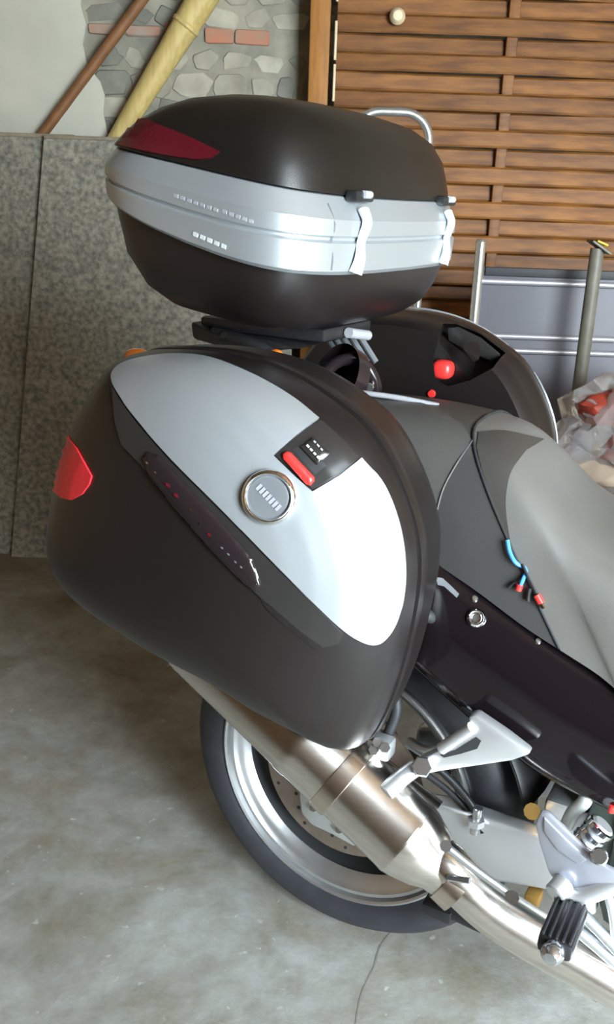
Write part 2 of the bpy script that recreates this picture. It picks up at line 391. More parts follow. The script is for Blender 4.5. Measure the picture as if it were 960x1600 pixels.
# bricks and stones
def slab(nm, x0, x1, z0, z1, m, dep, jit=0.006, rnd=0.012):
    k = []
    for (cx, cz, sx, sz) in ((x0, z0, 1, 1), (x1, z0, -1, 1), (x1, z1, -1, -1), (x0, z1, 1, -1)):
        a = (cx + sx * rnd + random.uniform(-jit, jit), cz + random.uniform(-jit, jit)); b = (cx + random.uniform(-jit, jit), cz + sz * rnd + random.uniform(-jit, jit))
        k += [a, b] if sx * sz < 0 else [b, a]
    prism(nm, [(x, WY + 0.02, z) for x, z in k], (0, -0.02 - dep, 0), m, wb, bev=0.004, seg=1)
for (x0, y0, x1, y1, m) in ((368, 46, 421, 72, 'brick'), (322, 44, 364, 70, 'brick'), (258, 36, 276, 66, 'brick'), (196, 40, 254, 58, 'oldbrick'), (138, 36, 190, 56, 'oldbrick')):
    a, b = wp(x0, y0, WY), wp(x1, y1, WY); slab('brick', a.x, b.x, b.z, a.z, M[m], 0.010, 0.003, 0.005)
zr = [1.30, 1.385, 1.455, 1.54, 1.605, 1.665, 1.73, 1.82, 1.91, 2.0]
zr = [z + 0.085 for z in zr]
brz = wp(390, 46, WY).z
for i in range(len(zr) - 1):
    x = -0.78 + random.uniform(0, .05)
    while x < 0.05:
        w = random.uniform(0.07, 0.15)
        z0, z1 = zr[i] + 0.006, zr[i + 1] - 0.006
        if z0 < brz + 0.005 and z1 > brz - 0.06:      # the brick course
            x += w; continue
        grey = x > -0.16 or (x < -0.52 and random.random() < .75)
        slab('stone', x + .005, x + w - .005, z0, z1, M['greystone' if grey else 'stone'], random.uniform(0.001, 0.006), 0.010, 0.020)
        x += w

# ------------------------------------------------------------------ boards against the wall
def board(nm, x0t, x1t, x0b, x1b, zt, yb, yt, th, lab, m=M['board']):
    root = empty(nm, lab, 'board', Matrix.Translation((0, yb, 0)))
    n = 12; v = []; f = []
    for i in range(n + 1):
        t = i / n
        for s in (0, 1):
            x = (x0b + (x0t - x0b) * t) if s == 0 else (x1b + (x1t - x1b) * t)
            v += [(x, (yt - yb) * t, zt * t), (x, (yt - yb) * t + th, zt * t)]
    for i in range(n):
        a = 4 * i; b = a + 4; f += [(a, a + 2, b + 2, b), (a + 1, b + 1, b + 3, a + 3), (a, b, b + 1, a + 1), (a + 2, a + 3, b + 3, b + 2)]
    f += [(0, 1, 3, 2), (4 * n, 4 * n + 2, 4 * n + 3, 4 * n + 1)]
    pymesh('sheet', v, f, m, root, 30)
    e = 0.012
    box('top_edge_strip', ((x0t + x1t) / 2, yt - yb + th / 2, zt + e / 2), (x1t - x0t, th + .006, e), M['boardedge'], root, bev=0.003)
    return root
board('grey_board', -0.868, -0.07, -1.055, -0.07, 1.398, 2.975, 3.035, 0.022, 'grey speckled board leaning against the wall behind the top case')
board('grey_board', -1.75, -0.78, -1.80, -0.83, 1.402, 3.005, 3.063, 0.018, 'grey speckled board tucked behind the slanted edge of another board')

# sticks standing behind the boards
def leanpole(nm, lab, cat, px0, px1, Y0, Y1, r, m, nodes=None):
    a, b = wp(*px0, Y0), wp(*px1, Y1); d = (b - a)
    base = a - d * ((a.z - 0.0) / d.z); top = a + d * ((2.25 - a.z) / d.z)
    root = empty(nm, lab, cat, Matrix.Translation(base))
    path = [Vector((0, 0, 0.0)), top - base]
    n = 24; P = [path[0].lerp(path[1], i / n) for i in range(n + 1)]
    def rad(z):
        q = interp([0, 1.35, 1.85, 2.3], r, z)
        return q
    R = [rad(p.z) for p in P]
    v, f = tube_vf(P, R, 14); pymesh('shaft', v, f, m, root, 40)
    for z in (nodes or []):
        c = path[1] * (z / path[1].z); ax = path[1].normalized(); rr = rad(z)
        lathe('node', [(rr * .97, -.010), (rr * 1.10, -.004), (rr * 1.10, .004), (rr * .97, .010)], c, ax, m, root, 20)
    return root
leanpole('wooden_stick', 'thin brown stick propped diagonally behind the grey boards', 'stick', (70, 205), (222, 0), 3.135, 3.135, [.014, .0155, .017, .017], M['stick'])
leanpole('bamboo_pole', 'thick yellow bamboo pole leaning diagonally behind the top case', 'pole', (188, 208), (315, 0), 3.135, 3.13, [.022, .026, .047, .05], M['bamboo'], [0.45, 0.95, 1.36, 1.745])

# ------------------------------------------------------------------ woven timber panel
PY = 3.08
fp = empty('woven_fence_panel', 'brown woven slat fence panel with orange post against the wall', 'fence panel', Matrix.Translation((0, PY, 0)))
xl = wp(485, 0, PY).x; xr = xl + 1.75
box('post', (xl + 0.033, 0.0, 1.06), (0.062, 0.05, 2.12), M['woodpost'], fp, bev=0.004)
box('post', (xr, 0.0, 1.06), (0.062, 0.05, 2.12), M['woodpost'], fp, bev=0.004)
bx_ = [wp(806, 0, PY).x, wp(806, 0, PY).x + 0.56]
for x in bx_: box('batten', (x, 0.0, 1.06), (0.034, 0.022, 2.10), M['wood'], fp, bev=0.003)
s0, s1 = xl + 0.085, xr - 0.03
def slat_mesh(sgn):
    v, f = [], []; n = 28
    for i in range(n + 1):
        x = s0 + (s1 - s0) * i / n
        xs = [s0] + bx_ + [s1]; ys = [0, sgn * 1, -sgn * 1, 0]
        y = sinterp(xs, ys, x) * 0.0195
        for (dy, dz) in ((-.001, -.0262), (-.0055, -.020), (-.0055, .020), (-.001, .0262), (.004, .0262), (.004, -.0262)):
            tilt = 0.005 * (dz / .0262)
            v.append((x, y + dy + tilt, dz))
    for i in range(n):
        a = 6 * i; b = a + 6
        for k in range(6): k2 = (k + 1) % 6; f.append((a + k, a + k2, b + k2, b + k))
    f += [(0, 5, 4, 3, 2, 1), tuple(6 * n + k for k in range(6))]
    me = bpy.data.meshes.new('slat'); me.from_pydata(v, [], f); me.update()
    bm = bmesh.new(); bm.from_mesh(me); bmesh.ops.recalc_face_normals(bm, faces=bm.faces); bm.to_mesh(me); bm.free()
    me.materials.append(M['wood']); return me
sm_ = [slat_mesh(-1), slat_mesh(1)]
z = 0.07; i = 0
while z < 2.08:
    o = bpy.data.objects.new('slat', sm_[i % 2]); COL.objects.link(o); o.parent = fp
    o.location = (0, 0, z); o.rotation_euler = (random.uniform(-.04, .04), random.uniform(-.004, .004), 0)
    z += 0.0528; i += 1
# pale staple strip in the gap next to the post
for (a, b) in ((-0.02, .02), (30, 95), (98, 160), (170, 240), (250, 330)):
    p0, p1 = wp(526, a, PY - .02), wp(522, b, PY - .02)
    box('staple_strip', (xl + 0.082, -0.014, (p0.z + p1.z) / 2), (0.008, 0.006, abs(p0.z - p1.z) - .006), M['cream'], fp, bev=0.002)
kp = wp(622, 24, PY - 0.05)
pk = empty('peg_knob', 'small cream knob sticking out of the woven fence panel', 'knob', Matrix.Translation((kp.x, PY, kp.z)))
lathe('cap', [(0, -.055), (.014, -.054), (.021, -.046), (.024, -.036), (.020, -.026), (.012, -.022)], (0, 0, 0), (0, 1, 0), M['cream'], pk, 24)
cyl('shank', (0, -.03, 0), (0, -.012, 0), .011, M['matt'], pk)

# ------------------------------------------------------------------ tube frame behind the top case
TY = 2.72
a = wp(546, 176, TY); b = wp(625, 180, TY); c = wp(655, 196, TY); d = wp(667, 232, TY); e = wp(655, 482, TY)
xR = (d.x + e.x) / 2; zt = a.z + .006; rr = 0.0125
tf = empty('tubular_chair_frame', 'chrome bent tube chair frame standing behind the top case', 'chair', Matrix.Translation((xR - .13, TY, 0)))
off = Vector((xR - .13, TY, 0)); x2 = .13; x1 = a.x + .012 - off.x
rb_ = .075
path = [Vector((x1, 0, 0.012)), Vector((x1, 0, .5)), Vector((x1, 0, zt - rb_))]
path += [Vector((x1 + rb_ - rb_ * math.cos(a_), 0, zt - rb_ + rb_ * math.sin(a_))) for a_ in [math.pi / 2 * k / 8 for k in range(1, 9)]]
path += [Vector((x2 - rb_ + rb_ * math.sin(a_), 0, zt - rb_ + rb_ * math.cos(a_))) for a_ in [math.pi / 2 * k / 8 for k in range(0, 9)]]
path += [Vector((x2, 0, .5)), Vector((x2, 0, .012))]
tube('back_frame', path, rr, M['galv'], tf, n=14, sm=1)
box('back_panel', ((x1 + x2) / 2 - .006, 0.0, 0.80), (x2 - x1 - .03, .014, .42), M['palepanel'], tf, bev=.005)
for s in (x1, x2): tube('front_leg', [(s, .012, .50), (s, .10, .25), (s, .17, .012)], rr * .9, M['galv'], tf, n=12)
tube('rung', [(x1, 0, .30), (x2, 0, .30)], rr * .7, M['galv'], tf, n=10, sm=1)
tube('rung', [(x1, 0, 1.02), (x2, 0, 1.02)], rr * .7, M['galv'], tf, n=10, sm=1)
for s in (x1, x2): cyl('foot_cap', (s, 0, 0), (s, 0, .03), rr * 1.2, M['black'], tf)

# ------------------------------------------------------------------ slate coloured folded frame
GY = 2.66
gr = empty('folded_slate_frame', 'dark slate folded panel with pale metal rails beside the fence panel', 'folding bed', Matrix.Translation((0, GY, 0)))
t0, t1 = wp(757, 380, GY - .02), wp(738, 490, GY - .02)
xg = (t0.x + t1.x) / 2; xg2 = xg + .86
ztop = wp(860, 420, GY).z
box('slate_sheet', ((xg + xg2) / 2 + .01, 0, ztop / 2 + .02), (xg2 - xg, .014, ztop - .04), M['slate'], gr, bev=.003)
for (x, hz) in ((xg, t0.z), (xg2, t0.z)):
    tube('upright', [(x, -.016, 0.0), (x, -.016, hz)], .0145, M['galv'], gr, n=14, sm=1)
    lathe('cap', [(.0145, -.001), (.015, .004), (.011, .010), (0, .012)], (x, -.016, hz), (0, 0, 1), M['galv'], gr, 16)
z1 = wp(860, 443, GY - .02).z; z2 = wp(860, 528, GY - .02).z; z3 = wp(880, 551, GY - .02).z
for zz in (z1, z2, z3, .30): tube('rail', [(xg + .012, -.016, zz), (xg2 - .01, -.016, zz)], .0085, M['railm'], gr, n=10, sm=1)
box('slate_top_lath', ((xg + xg2) / 2 + .01, -.010, ztop - .012), (xg2 - xg - .02, .012, .024), M['matt'], gr, bev=.002)

# ------------------------------------------------------------------ steel prop
SY = 2.52
p0, p1 = wp(934, 388, SY), wp(902, 630, SY)
sp = empty('steel_prop', 'grey green steel prop with yellow topped plate before the slate frame', 'steel prop', Matrix.Translation(((p0.x + p1.x) / 2, SY, 0)))
hz = p0.z
cyl('tube', (0, 0, .006), (0, 0, hz), .0185, M['pole'], sp, 20)
box('base_plate', (0, 0, .004), (.12, .12, .008), M['pole'], sp, bev=.002)
tp = box('top_plate', (.004, 0, hz + .003), (.062, .062, .006), M['pole'], sp, bev=.0015, rot=Matrix.Rotation(.55, 4, 'Y'))
box('yellow_mark', (.008, -.004, hz + .014), (.032, .030, .006), M['yellow'], sp, bev=.002, rot=Matrix.Rotation(.35, 4, 'Y'))
lathe('collar', [(.0185, -.02), (.024, -.018), (.024, .018), (.0185, .02)], (0, 0, .55), (0, 0, 1), M['pole'], sp, 20)

# ------------------------------------------------------------------ carton with a bag of things
CY = 2.25
q = wp(940, 798, CY - .16)
ct = empty('carton', 'low cardboard carton under the clear plastic bag', 'carton', Matrix.Translation((q.x + .12, CY, 0)))
hc = q.z
box('carton_body', (0, 0, hc / 2), (.46, .34, hc), M['tarp'], ct, bev=.004)
for s in (-1, 1): box('carton_flap', (0, s * .088, hc + .003), (.46, .165, .006), M['palepanel'], ct, bev=.002)
bgm = empty('plastic_bag', 'crumpled clear plastic bag with red and pale contents on the carton', 'plastic bag', Matrix.Translation((q.x + .10, CY, hc + .006)))
def blob(nm, c, s, m, parent, amp, seed, sub=4, sharp=False):
    bm = bmesh.new(); bmesh.ops.create_icosphere(bm, subdivisions=sub, radius=1)
    from mathutils import noise as nz
    for v_ in bm.verts:
        p = v_.co.copy(); k = 1 + amp * nz.noise(p * 2.2 + Vector((seed, 0, 0))) + amp * .8 * abs(nz.noise(p * 5 + Vector((0, seed, 0))))
        z_ = p.z * k
        v_.co = Vector((c[0] + p.x * k * s[0], c[1] + p.y * k * s[1], max(0.0, c[2] + z_ * s[2])))
    return bmobj(nm, bm, m, parent, 28 if sharp else 50)
blob('bag_film', (0.02, 0, .155), (.20, .13, .145), M['clear'], bgm, .30, 3.1, 4, True)
blob('red_packet', (-.06, -.03, .22), (.085, .06, .045), M['redstuff'], bgm, .25, 1.0, 3)
blob('red_packet', (.04, -.05, .115), (.11, .05, .04), M['redstuff'], bgm, .25, 5.0, 3)
blob('pale_packet', (.05, .0, .19), (.10, .07, .06), M['palestuff'], bgm, .25, 8.0, 3)
blob('pale_packet', (-.03, -.01, .06), (.13, .08, .05), M['palestuff'], bgm, .3, 11.0, 3)

# ================================================================== MOTORCYCLE
bike = empty('motorcycle', 'dark plum touring motorcycle with silver wheel and grey seat', 'motorcycle', BIKE_M)
AX = Vector((0, 0, 0.31))
YAX = (0, 1, 0)
def wheel(c, w, parent, names=('rear_tyre', 'rear_rim')):
    k = w / .17
    prof = [(.228, -.068 * k), (.236, -.076 * k), (.248, -.083 * k), (.266, -.086 * k), (.284, -.079 * k), (.299, -.062 * k), (.308, -.036 * k), (.3115, 0)]
    prof = prof + [(r, -h) for r, h in prof[-2::-1]]
    ty = lathe(names[0], prof + [(.21, .06 * k), (.21, -.06 * k)], c, YAX, M['rubber'], parent, 96, closed=True, ang=50)
    rp = [(.2345, -.0755 * k), (.2335, -.0795 * k), (.2300, -.081 * k), (.2265, -.0785 * k), (.2235, -.071 * k), (.2190, -.0695 * k), (.2165, -.066 * k), (.2125, -.062 * k), (.2080, -.060 * k), (.2020, -.054 * k), (.1960, -.046 * k)]
    rp1 = rp + [(.200, -.040 * k), (.228, -.058 * k)]
    rim = lathe(names[1], rp1, c, YAX, M['alu'], parent, 96, closed=True, ang=28)
    lathe('rim_lip', [(r, -h) for r, h in rp1], c, YAX, M['alu'], rim, 96, closed=True, ang=28)
    lathe('rim_well', [(.199, -.046 * k), (.192, -.030 * k), (.189, 0), (.192, .030 * k), (.199, .046 * k), (.224, .056 * k), (.200, 0), (.224, -.056 * k)], c, YAX, M['matt'], rim, 96, closed=True, ang=40)
    hub = lathe('hub', [(.018, -.075), (.05, -.07), (.055, -.03), (.045, 0), (.055, .03), (.05, .07), (.018, .075)], c, YAX, M['matt'], rim, 40, closed=True)
    for i in range(5):
        a = math.radians(20 + 72 * i); d1 = Vector((math.cos(a), 0, math.sin(a))); d2 = Vector((-d1.z, 0, d1.x))
        v, f = [], []
        for j in range(7):
            t = j / 6; r = .045 + .150 * t; hw = .020 - .006 * math.sin(t * math.pi) ; hy = .020 - .006 * t
            for (s1, s2) in ((-1, -1), (1, -1), (1, 1), (-1, 1)): v.append(Vector(c) + d1 * r + d2 * hw * s1 + Vector((0, hy * s2, 0)))
            if j:
                for k2 in range(4): f.append((4 * j - 4 + k2, 4 * j - 4 + (k2 + 1) % 4, 4 * j + (k2 + 1) % 4, 4 * j + k2))
        f += [(0, 1, 2, 3), (27, 26, 25, 24)]
        pymesh('spoke', v, f, M['matt'], rim, 40)
    return ty, rim
ty, rim = wheel(AX, .17, bike)
# brake disc, caliper, axle
dc = lathe('brake_disc', [(.095, -.066), (.148, -.066), (.148, -.060), (.095, -.060)], AX, YAX, M['disc'], bike, 72, closed=True)
lathe('disc_carrier', [(.03, -.070), (.096, -.065), (.096, -.059), (.03, -.062)], AX, YAX, M['matt'], dc, 40, closed=True)
hv = []
for i in range(30):
    a = math.radians(12 * i); r = (.108, .122, .136)[i % 3]; c = AX + Vector((math.cos(a) * r, -.0668, math.sin(a) * r))
    lathe('disc_hole', [(0, 0), (.0032, 0), (.0032, .0012), (0, .0012)], c, (0, 1, 0), M['matt'], dc, 10)
cal_px = [(466, 1240), (480, 1228), (502, 1240), (528, 1268), (560, 1300), (572, 1322), (552, 1324), (520, 1306), (486, 1290), (470, 1272)]
ca = prism('brake_caliper', [bp(x, y, -.088) for x, y in cal_px], (0, .05, 0), M['caliper'], bike, bev=.006)
for p in ((490, 1262), (530, 1296)): cyl('caliper_bolt', bp(*p, -.094), bp(*p, -.084), .007, M['bolt2'], ca, 8)
cyl('axle_nut', AX + Vector((0, -.125, 0)), AX + Vector((0, -.105, 0)), .016, M['cast'], bike, 6)
# mudguard over the tyre
lathe('rear_mudguard', [(.325, -.088), (.336, -.075), (.342, -.04), (.344, 0), (.342, .04), (.336, .075), (.325, .088), (.321, .088), (.332, .07), (.338, 0), (.332, -.07), (.321, -.088)], AX, YAX, M['black'], bike, 40, closed=True, arc=(math.radians(-15), math.radians(-120)))
# swing arm, both sides
sw_top = [(560, 1245), (620, 1250), (690, 1258), (760, 1280), (850, 1312), (930, 1345)]
sw_bot = [(930, 1440), (860, 1396), (800, 1385), (750, 1378), (715, 1362), (660, 1330), (600, 1300), (556, 1285)]
swp = [bp(x, y, -.135) for x, y in sw_top + sw_bot]
sa = prism('swingarm', swp, (0, .035, 0), M['cast'], bike, bev=.011, seg=3)
mirror(sa)
box('swingarm_bridge', (.38, 0, .40), (.07, .22, .07), M['cast'], bike, bev=.01)
ad = cyl('chain_adjuster', bp(741, 1302, -.145), bp(748, 1262, -.145), .007, M['bolt2'], bike, 12, bev=.001)
lathe('lock_nut', [(.007, -.006), (.013, -.005), (.013, .005), (.007, .006)], bp(744, 1284, -.145), Vector(bp(748, 1262, -.145)) - Vector(bp(741, 1302, -.145)), M['cast'], ad, 6)
# shock/brake lines behind the hanger
tube('brake_hose', [bp(680, 1196, -.12), bp(712, 1226, -.12), bp(740, 1262, -.125), bp(756, 1300, -.13)], .006, M['black'], bike)
tube('brake_hose', [bp(660, 1205, -.12), bp(700, 1235, -.12), bp(735, 1270, -.125)], .005, M['matt'], bike)

# ---- exhaust
ML = -.245
axA, axB = bp(438, 1120, ML), bp(637, 1309, ML)
dm = (axB - axA).normalized(); rear = axA - dm * .24
R_ = .0575
def mz(t): return (axB - rear).length * t
Lm = (axB - rear).length
muf = lathe('muffler', [(0, 0), (.03, 0), (.034, .012), (.034, -.02), (.03, -.02), (.030, .02), (.048, .024), (.0545, .045), (R_, .075), (R_, Lm - .21), (R_ + .0015, Lm - .205), (R_ + .0015, Lm - .19), (R_, Lm - .185), (R_, Lm - .012), (R_ + .001, Lm)], rear, dm, M['steel'], bike, 56, ang=30)
lathe('clamp_band', [(R_ + .0005, -.013), (R_ + .003, -.012), (R_ + .003, .012), (R_ + .0005, .013)], axA + dm * .125, dm, M['steel2'], muf, 48)
pb = [bp(690, 1343, ML), bp(728, 1384, ML + .002), bp(775, 1424, ML + .01), bp(835, 1462, ML + .02), bp(905, 1502, ML + .03), bp(990, 1552, ML + .04), bp(1100, 1610, ML + .06)]
lathe('muffler_cone', [(R_ + .001, -.002), (R_ - .002, .012), (.046, .040), (.036, .058), (.034, .072)], axB, dm, M['steel'], bike, 48)
tube('exhaust_pipe', [axB + dm * .05] + pb, [.0305, .031, .034, .035, .035, .034, .033, .032], M['steel'], bike, n=28)
ck = axB + dm * .085
cl = lathe('pipe_clamp', [(.034, -.014), (.0375, -.013), (.0375, .013), (.034, .014)], ck, dm, M['steel2'], bike, 36)
cyl('clamp_bolt', ck + Vector((0, -.03, .03)), ck + Vector((.03, -.03, .038)), .0045, M['bolt2'], cl, 10)
# twin pipe beside the muffler (cover tube with a slot)
tube('muffler_side_tube', [bp(560, 1185, -.20), bp(620, 1232, -.20), bp(676, 1276, -.20)], .026, M['steel2'], bike, n=20, sm=3)
rod = tube('heat_shield_rod', [bp(697, 1322, -.285), bp(745, 1360, -.28), bp(800, 1400, -.272)], .0055, M['alu'], bike, n=10)
cyl('rod_bolt', bp(697, 1322, -.292), bp(697, 1322, -.278), .008, M['bolt2'], rod, 8)
cyl('rod_bolt', bp(801, 1402, -.280), bp(801, 1402, -.264), .009, M['bolt2'], rod, 8)

# ---- passenger peg hanger (V shaped casting)
HL = -.215
outer = [(652, 1188), (664, 1183), (700, 1166), (735, 1144), (731, 1120), (742, 1117), (790, 1150), (829, 1180), (800, 1190), (740, 1199), (685, 1207), (662, 1213), (650, 1206)]
hg = prism('peg_hanger', [bp(x, y, HL) for x, y in outer], (0, .022, 0), M['cast'], bike, bev=.005, seg=2)
slot = [(688, 1180), (712, 1172), (744, 1152), (752, 1158), (746, 1170), (720, 1178), (694, 1184)]
prism('hanger_slot', [bp(x, y, HL - .0012) for x, y in slot], (0, .004, 0), M['matt'], hg)
tube('hanger_rib', [bp(690, 1170, HL - .004), bp(738, 1137, HL - .004)], .0085, M['cast'], hg, n=12, sm=1)
tube('muffler_stay', [bp(652, 1198, HL - .004), bp(628, 1216, -.235), bp(602, 1240, -.262)], [.012, .012, .015], M['cast'], bike, n=14, sm=4)
hb = cyl('hanger_bolt', bp(660, 1198, HL - .018), bp(660, 1198, HL + .02), .015, M['bolt2'], bike, 6, bev=.002)
tube('luggage_stay', [bp(640, 1160, -.16), bp(670, 1176, -.18), bp(700, 1168, -.19), bp(735, 1150, -.19)], .009, M['cast'], bike, n=12)
tube('luggage_stay', [bp(590, 1168, -.20), bp(610, 1140, -.19), bp(620, 1100, -.18), bp(600, 1050, -.17)], .008, M['matt'], bike, n=12)
st = box('stay_bracket', bp(596, 1166, -.215), (.036, .03, .03), M['cast'], bike, bev=.006)
for p in ((590, 1160), (602, 1168), (584, 1172)): cyl('bracket_bolt', bp(*p, -.236), bp(*p, -.222), .0075, M['bolt2'], st, 6)

# ---- rider heel guard and foot peg
GL = -.255
gp = [(846, 1267), (858, 1272), (888, 1302), (925, 1338), (948, 1356), (972, 1368), (962, 1384), (925, 1392), (890, 1402), (872, 1388), (856, 1362), (842, 1318), (836, 1288)]
gd = prism('heel_guard', [bp(x, y, GL) for x, y in gp], (0, .010, 0), M['lilac'], bike, bev=.004, seg=2)
ridge = [(850, 1278), (884, 1312), (918, 1344), (905, 1352), (872, 1330), (850, 1300)]
prism('raised_rib', [bp(x, y, GL - .003) for x, y in ridge], (0, .006, 0), M['lilac'], gd, bev=.002)
cyl('guard_bolt', bp(937, 1338, GL - .010), bp(937, 1338, GL + .012), .011, M['bolt2'], gd, 12, bev=.002)
br = tube('peg_bracket', [bp(868, 1392, -.262), bp(900, 1402, -.258), bp(945, 1388, -.25), bp(985, 1372, -.24)], .012, M['cast'], bike, n=14)
pv = cyl('peg_pivot', bp(866, 1398, -.275), bp(884, 1378, -.255), .014, M['cast'], bike, 14, bev=.002)
# the peg points outwards from the bracket
pa = bp(893, 1418, -.268); pbb = bpF(866, 1484, pa.x); pdir = (pbb - pa).normalized()
pdir = Vector((pdir.x, -abs(pdir.y), pdir.z))
pl_ = min((pbb - pa).length, .095)
px_ = pdir; pz_ = Vector((0, 0, 1)) - px_ * px_.z; pz_.normalize(); py_ = pz_.cross(px_)
PM = Matrix(((px_.x, py_.x, pz_.x, 0), (px_.y, py_.y, pz_.y, 0), (px_.z, py_.z, pz_.z, 0), (0, 0, 0, 1)))
peg = box('foot_peg', pa + pdir * (pl_ / 2), (pl_, .042, .024), M['black'], bike, bev=.006, rot=PM)
for k in range(5):
    box('peg_rib', pa + pdir * (pl_ / 2) + py_ * (-.016 + .008 * k) + pz_ * .0125, (pl_ * .92, .0035, .005), M['matt'], peg, bev=.001, rot=PM)
lathe('peg_end', [(0, .016), (.008, .015), (.013, .008), (.014, 0), (.012, -.006)], pa + pdir * (pl_ + .004), pdir, M['bolt2'], peg, 18)
# pedal rods and brackets
tube('brake_pedal_rod', [bp(900, 1418, -.235), bp(935, 1452, -.23), bp(975, 1495, -.22)], .008, M['alu'], bike, n=12)
tube('lower_stay', [bp(884, 1438, -.225), bp(930, 1475, -.22), bp(985, 1525, -.21)], .009, M['alu'], bike, n=12)
tube('lower_stay', [bp(950, 1395, -.235), bp(958, 1430, -.23), bp(962, 1475, -.22)], .006, M['cast'], bike, n=12)
mc = cyl('brake_cylinder', bp(908, 1322, -.20), bp(945, 1288, -.19), .016, M['cast'], bike, 18, bev=.003)
for t in (.25, .55, .85):
    c = Vector(bp(908, 1322, -.20)).lerp(Vector(bp(945, 1288, -.19)), t)
    lathe('cylinder_ring', [(.016, -.004), (.0195, -.003), (.0195, .003), (.016, .004)], c, Vector(bp(945, 1288, -.19)) - Vector(bp(908, 1322, -.20)), M['chrome'], mc, 20)
tube('reservoir_hose', [bp(886, 1290, -.17), bp(897, 1268, -.17), bp(914, 1252, -.17), bp(918, 1232, -.16), bp(905, 1205, -.15)], .0095, M['caliper'], bike, n=12)
cyl('hose_joint', bp(956, 1268, -.18), bp(959, 1258, -.18), .005, M['redbtn'], bike, 12)
cyl('frame_bolt', bp(832, 1268, -.10), bp(832, 1268, -.14), .012, M['gold'], bike, 10)
box('gold_spacer', bp(834, 1402, -.12), (.022, .03, .022), M['gold'], bike, bev=.004)
# engine and frame behind
eng = box('engine_block', (.64, 0, .42), (.40, .28, .30), M['engine'], bike, bev=.03)
for k in range(6): box('cooling_fin', (.66, 0, .565 + .008 * k), (.30, .24 - .01 * k, .004), M['engine'], eng, bev=.002)
lathe('engine_cover', [(0, -.022), (.07, -.02), (.085, -.008), (.088, .01)], (.66, -.142, .40), YAX, M['cast'], eng, 36)
for s in (-1, 1): prism('frame_plate', [(.40, s * .125, .36), (.50, s * .125, .33), (.56, s * .125, .55), (.50, s * .125, .70), (.38, s * .125, .70), (.42, s * .125, .55)], (0, -s * .02, 0), M['engine'], bike, bev=.005)
# centre stand folded under
sd = [bp(688, 1412, -.12), bp(720, 1428, -.12), bp(760, 1446, -.12), bp(806, 1462, -.12), bp(860, 1470, -.11)]
for p in sd: p.z = max(p.z, .022)
cs = tube('centre_stand', sd + [Vector((.50, -.10, .16)), Vector((.54, -.10, .27))], .014, M['black'], bike, n=12)
mirror(cs)
ft = box('stand_foot', sd[0] + Vector((0, 0, -.006)), (.05, .04, .022), M['black'], cs, bev=.005)
tube('stand_crossbar', [(.46, -.10, .12), (.46, .10, .12)], .012, M['black'], bike, n=12, sm=1)

# ---- seat (lofted along slanted stations)
ST = [-.16, -.08, .0, .08, .13, .18, .215, .25, .30, .36, .44, .55, .68, .80]
TOP = [.925, .945, .957, .958, .956, .950, .940, .915, .872, .842, .825, .815, .82, .85]
WID = [.085, .105, .120, .122, .122, .122, .122, .128, .140, .152, .155, .145, .120, .10]
BWD = [.110, .130, .145, .155, .160, .163, .166, .170, .175, .178, .178, .165, .14, .12]
BOT = [.885, .845, .802, .760, .728, .705, .692, .680, .668, .655, .640, .62, .61, .62]
def seat_pts(s, n=22):
    t, w, bw, b = (sinterp(ST, A, s) for A in (TOP, WID, BWD, BOT))
    k = interp([-.2, .25, .5, .8], [.70, .70, .45, .2], s); out = []
    for i in range(n + 1):
        a = math.pi * i / n; ca, sa_ = math.cos(a), math.sin(a)
        # flattened super-ellipse in the upper part, straight skirt below
        e = .42
        x = -math.copysign(abs(ca) ** e, ca); y = abs(sa_) ** e
        u = b + (t - b) * y
        ww = w + (bw - w) * (1 - y) ** .8
        L = x * ww
        u -= .012 * (L / .12) ** 2 if y > .9 else .012 * min(1, (L / .12) ** 2)
        out.append(Vector((s + k * (t - u), L, u)))
    return out
def loft(name, secs, m, parent, ang=60, caps=True):
    v = []; f = []; n = len(secs[0])
    for s in secs: v += s
    for i in range(len(secs) - 1):
        for k in range(n - 1): f.append((i * n + k, i * n + k + 1, (i + 1) * n + k + 1, (i + 1) * n + k))
    for i in range(len(secs) - 1): f.append((i * n, (i + 1) * n, (i + 1) * n + n - 1, i * n + n - 1))
    if caps: f.append(tuple(range(n))); f.append(tuple((len(secs) - 1) * n + k for k in range(n))[::-1])
    return pymesh(name, v, f, m, parent, ang)
def rng(a, b, n): return [a + (b - a) * i / n for i in range(n + 1)]
SPL = .168
ps = loft('passenger_seat', [seat_pts(s, 40) for s in rng(-.16, SPL, 24)], M['seatA'], bike)
rs = loft('rider_seat', [seat_pts(s, 40) for s in rng(SPL + .002, .80, 50)], M['seatB'], bike)
tube('seat_piping', [p + Vector((.001, 0, .001)) for p in seat_pts(SPL, 40)], .0022, M['matt'], ps, n=8, sm=1)
sv = bvh_of(ps, rs)
drape('seat_bolster_shade', [(p.x, p.y) for p in cr([(x, y, 0) for x, y in ((748, 676), (790, 674), (850, 687))], 3)] + [(p.x, p.y) for p in cr([(x, y, 0) for x, y in ((822, 704), (800, 735), (792, 770), (792, 805), (799, 850))], 4)] + [(783, 820), (768, 778), (754, 735), (745, 700)], bvh_of(rs), .0018, M['brown'], rs, step=7, skirt=.003)  # dark crescent paints the shaded top of the bolster onto the rider seat
drape('seat_insert', [(500, 612), (560, 612), (630, 622), (685, 640), (722, 664), (738, 690), (716, 722), (694, 762), (682, 802), (650, 790), (600, 700)], sv, .0022, M['weave'], ps, step=10, skirt=.004)
tube('insert_seam', [hit(sv, x, y)[0] + hit(sv, x, y)[1] * .002 for x, y in [(738, 690), (716, 722), (694, 762), (683, 800)]], .0016, M['seatA'], ps, n=8, sm=4)
wire_s = bvh_of(rs, ps)
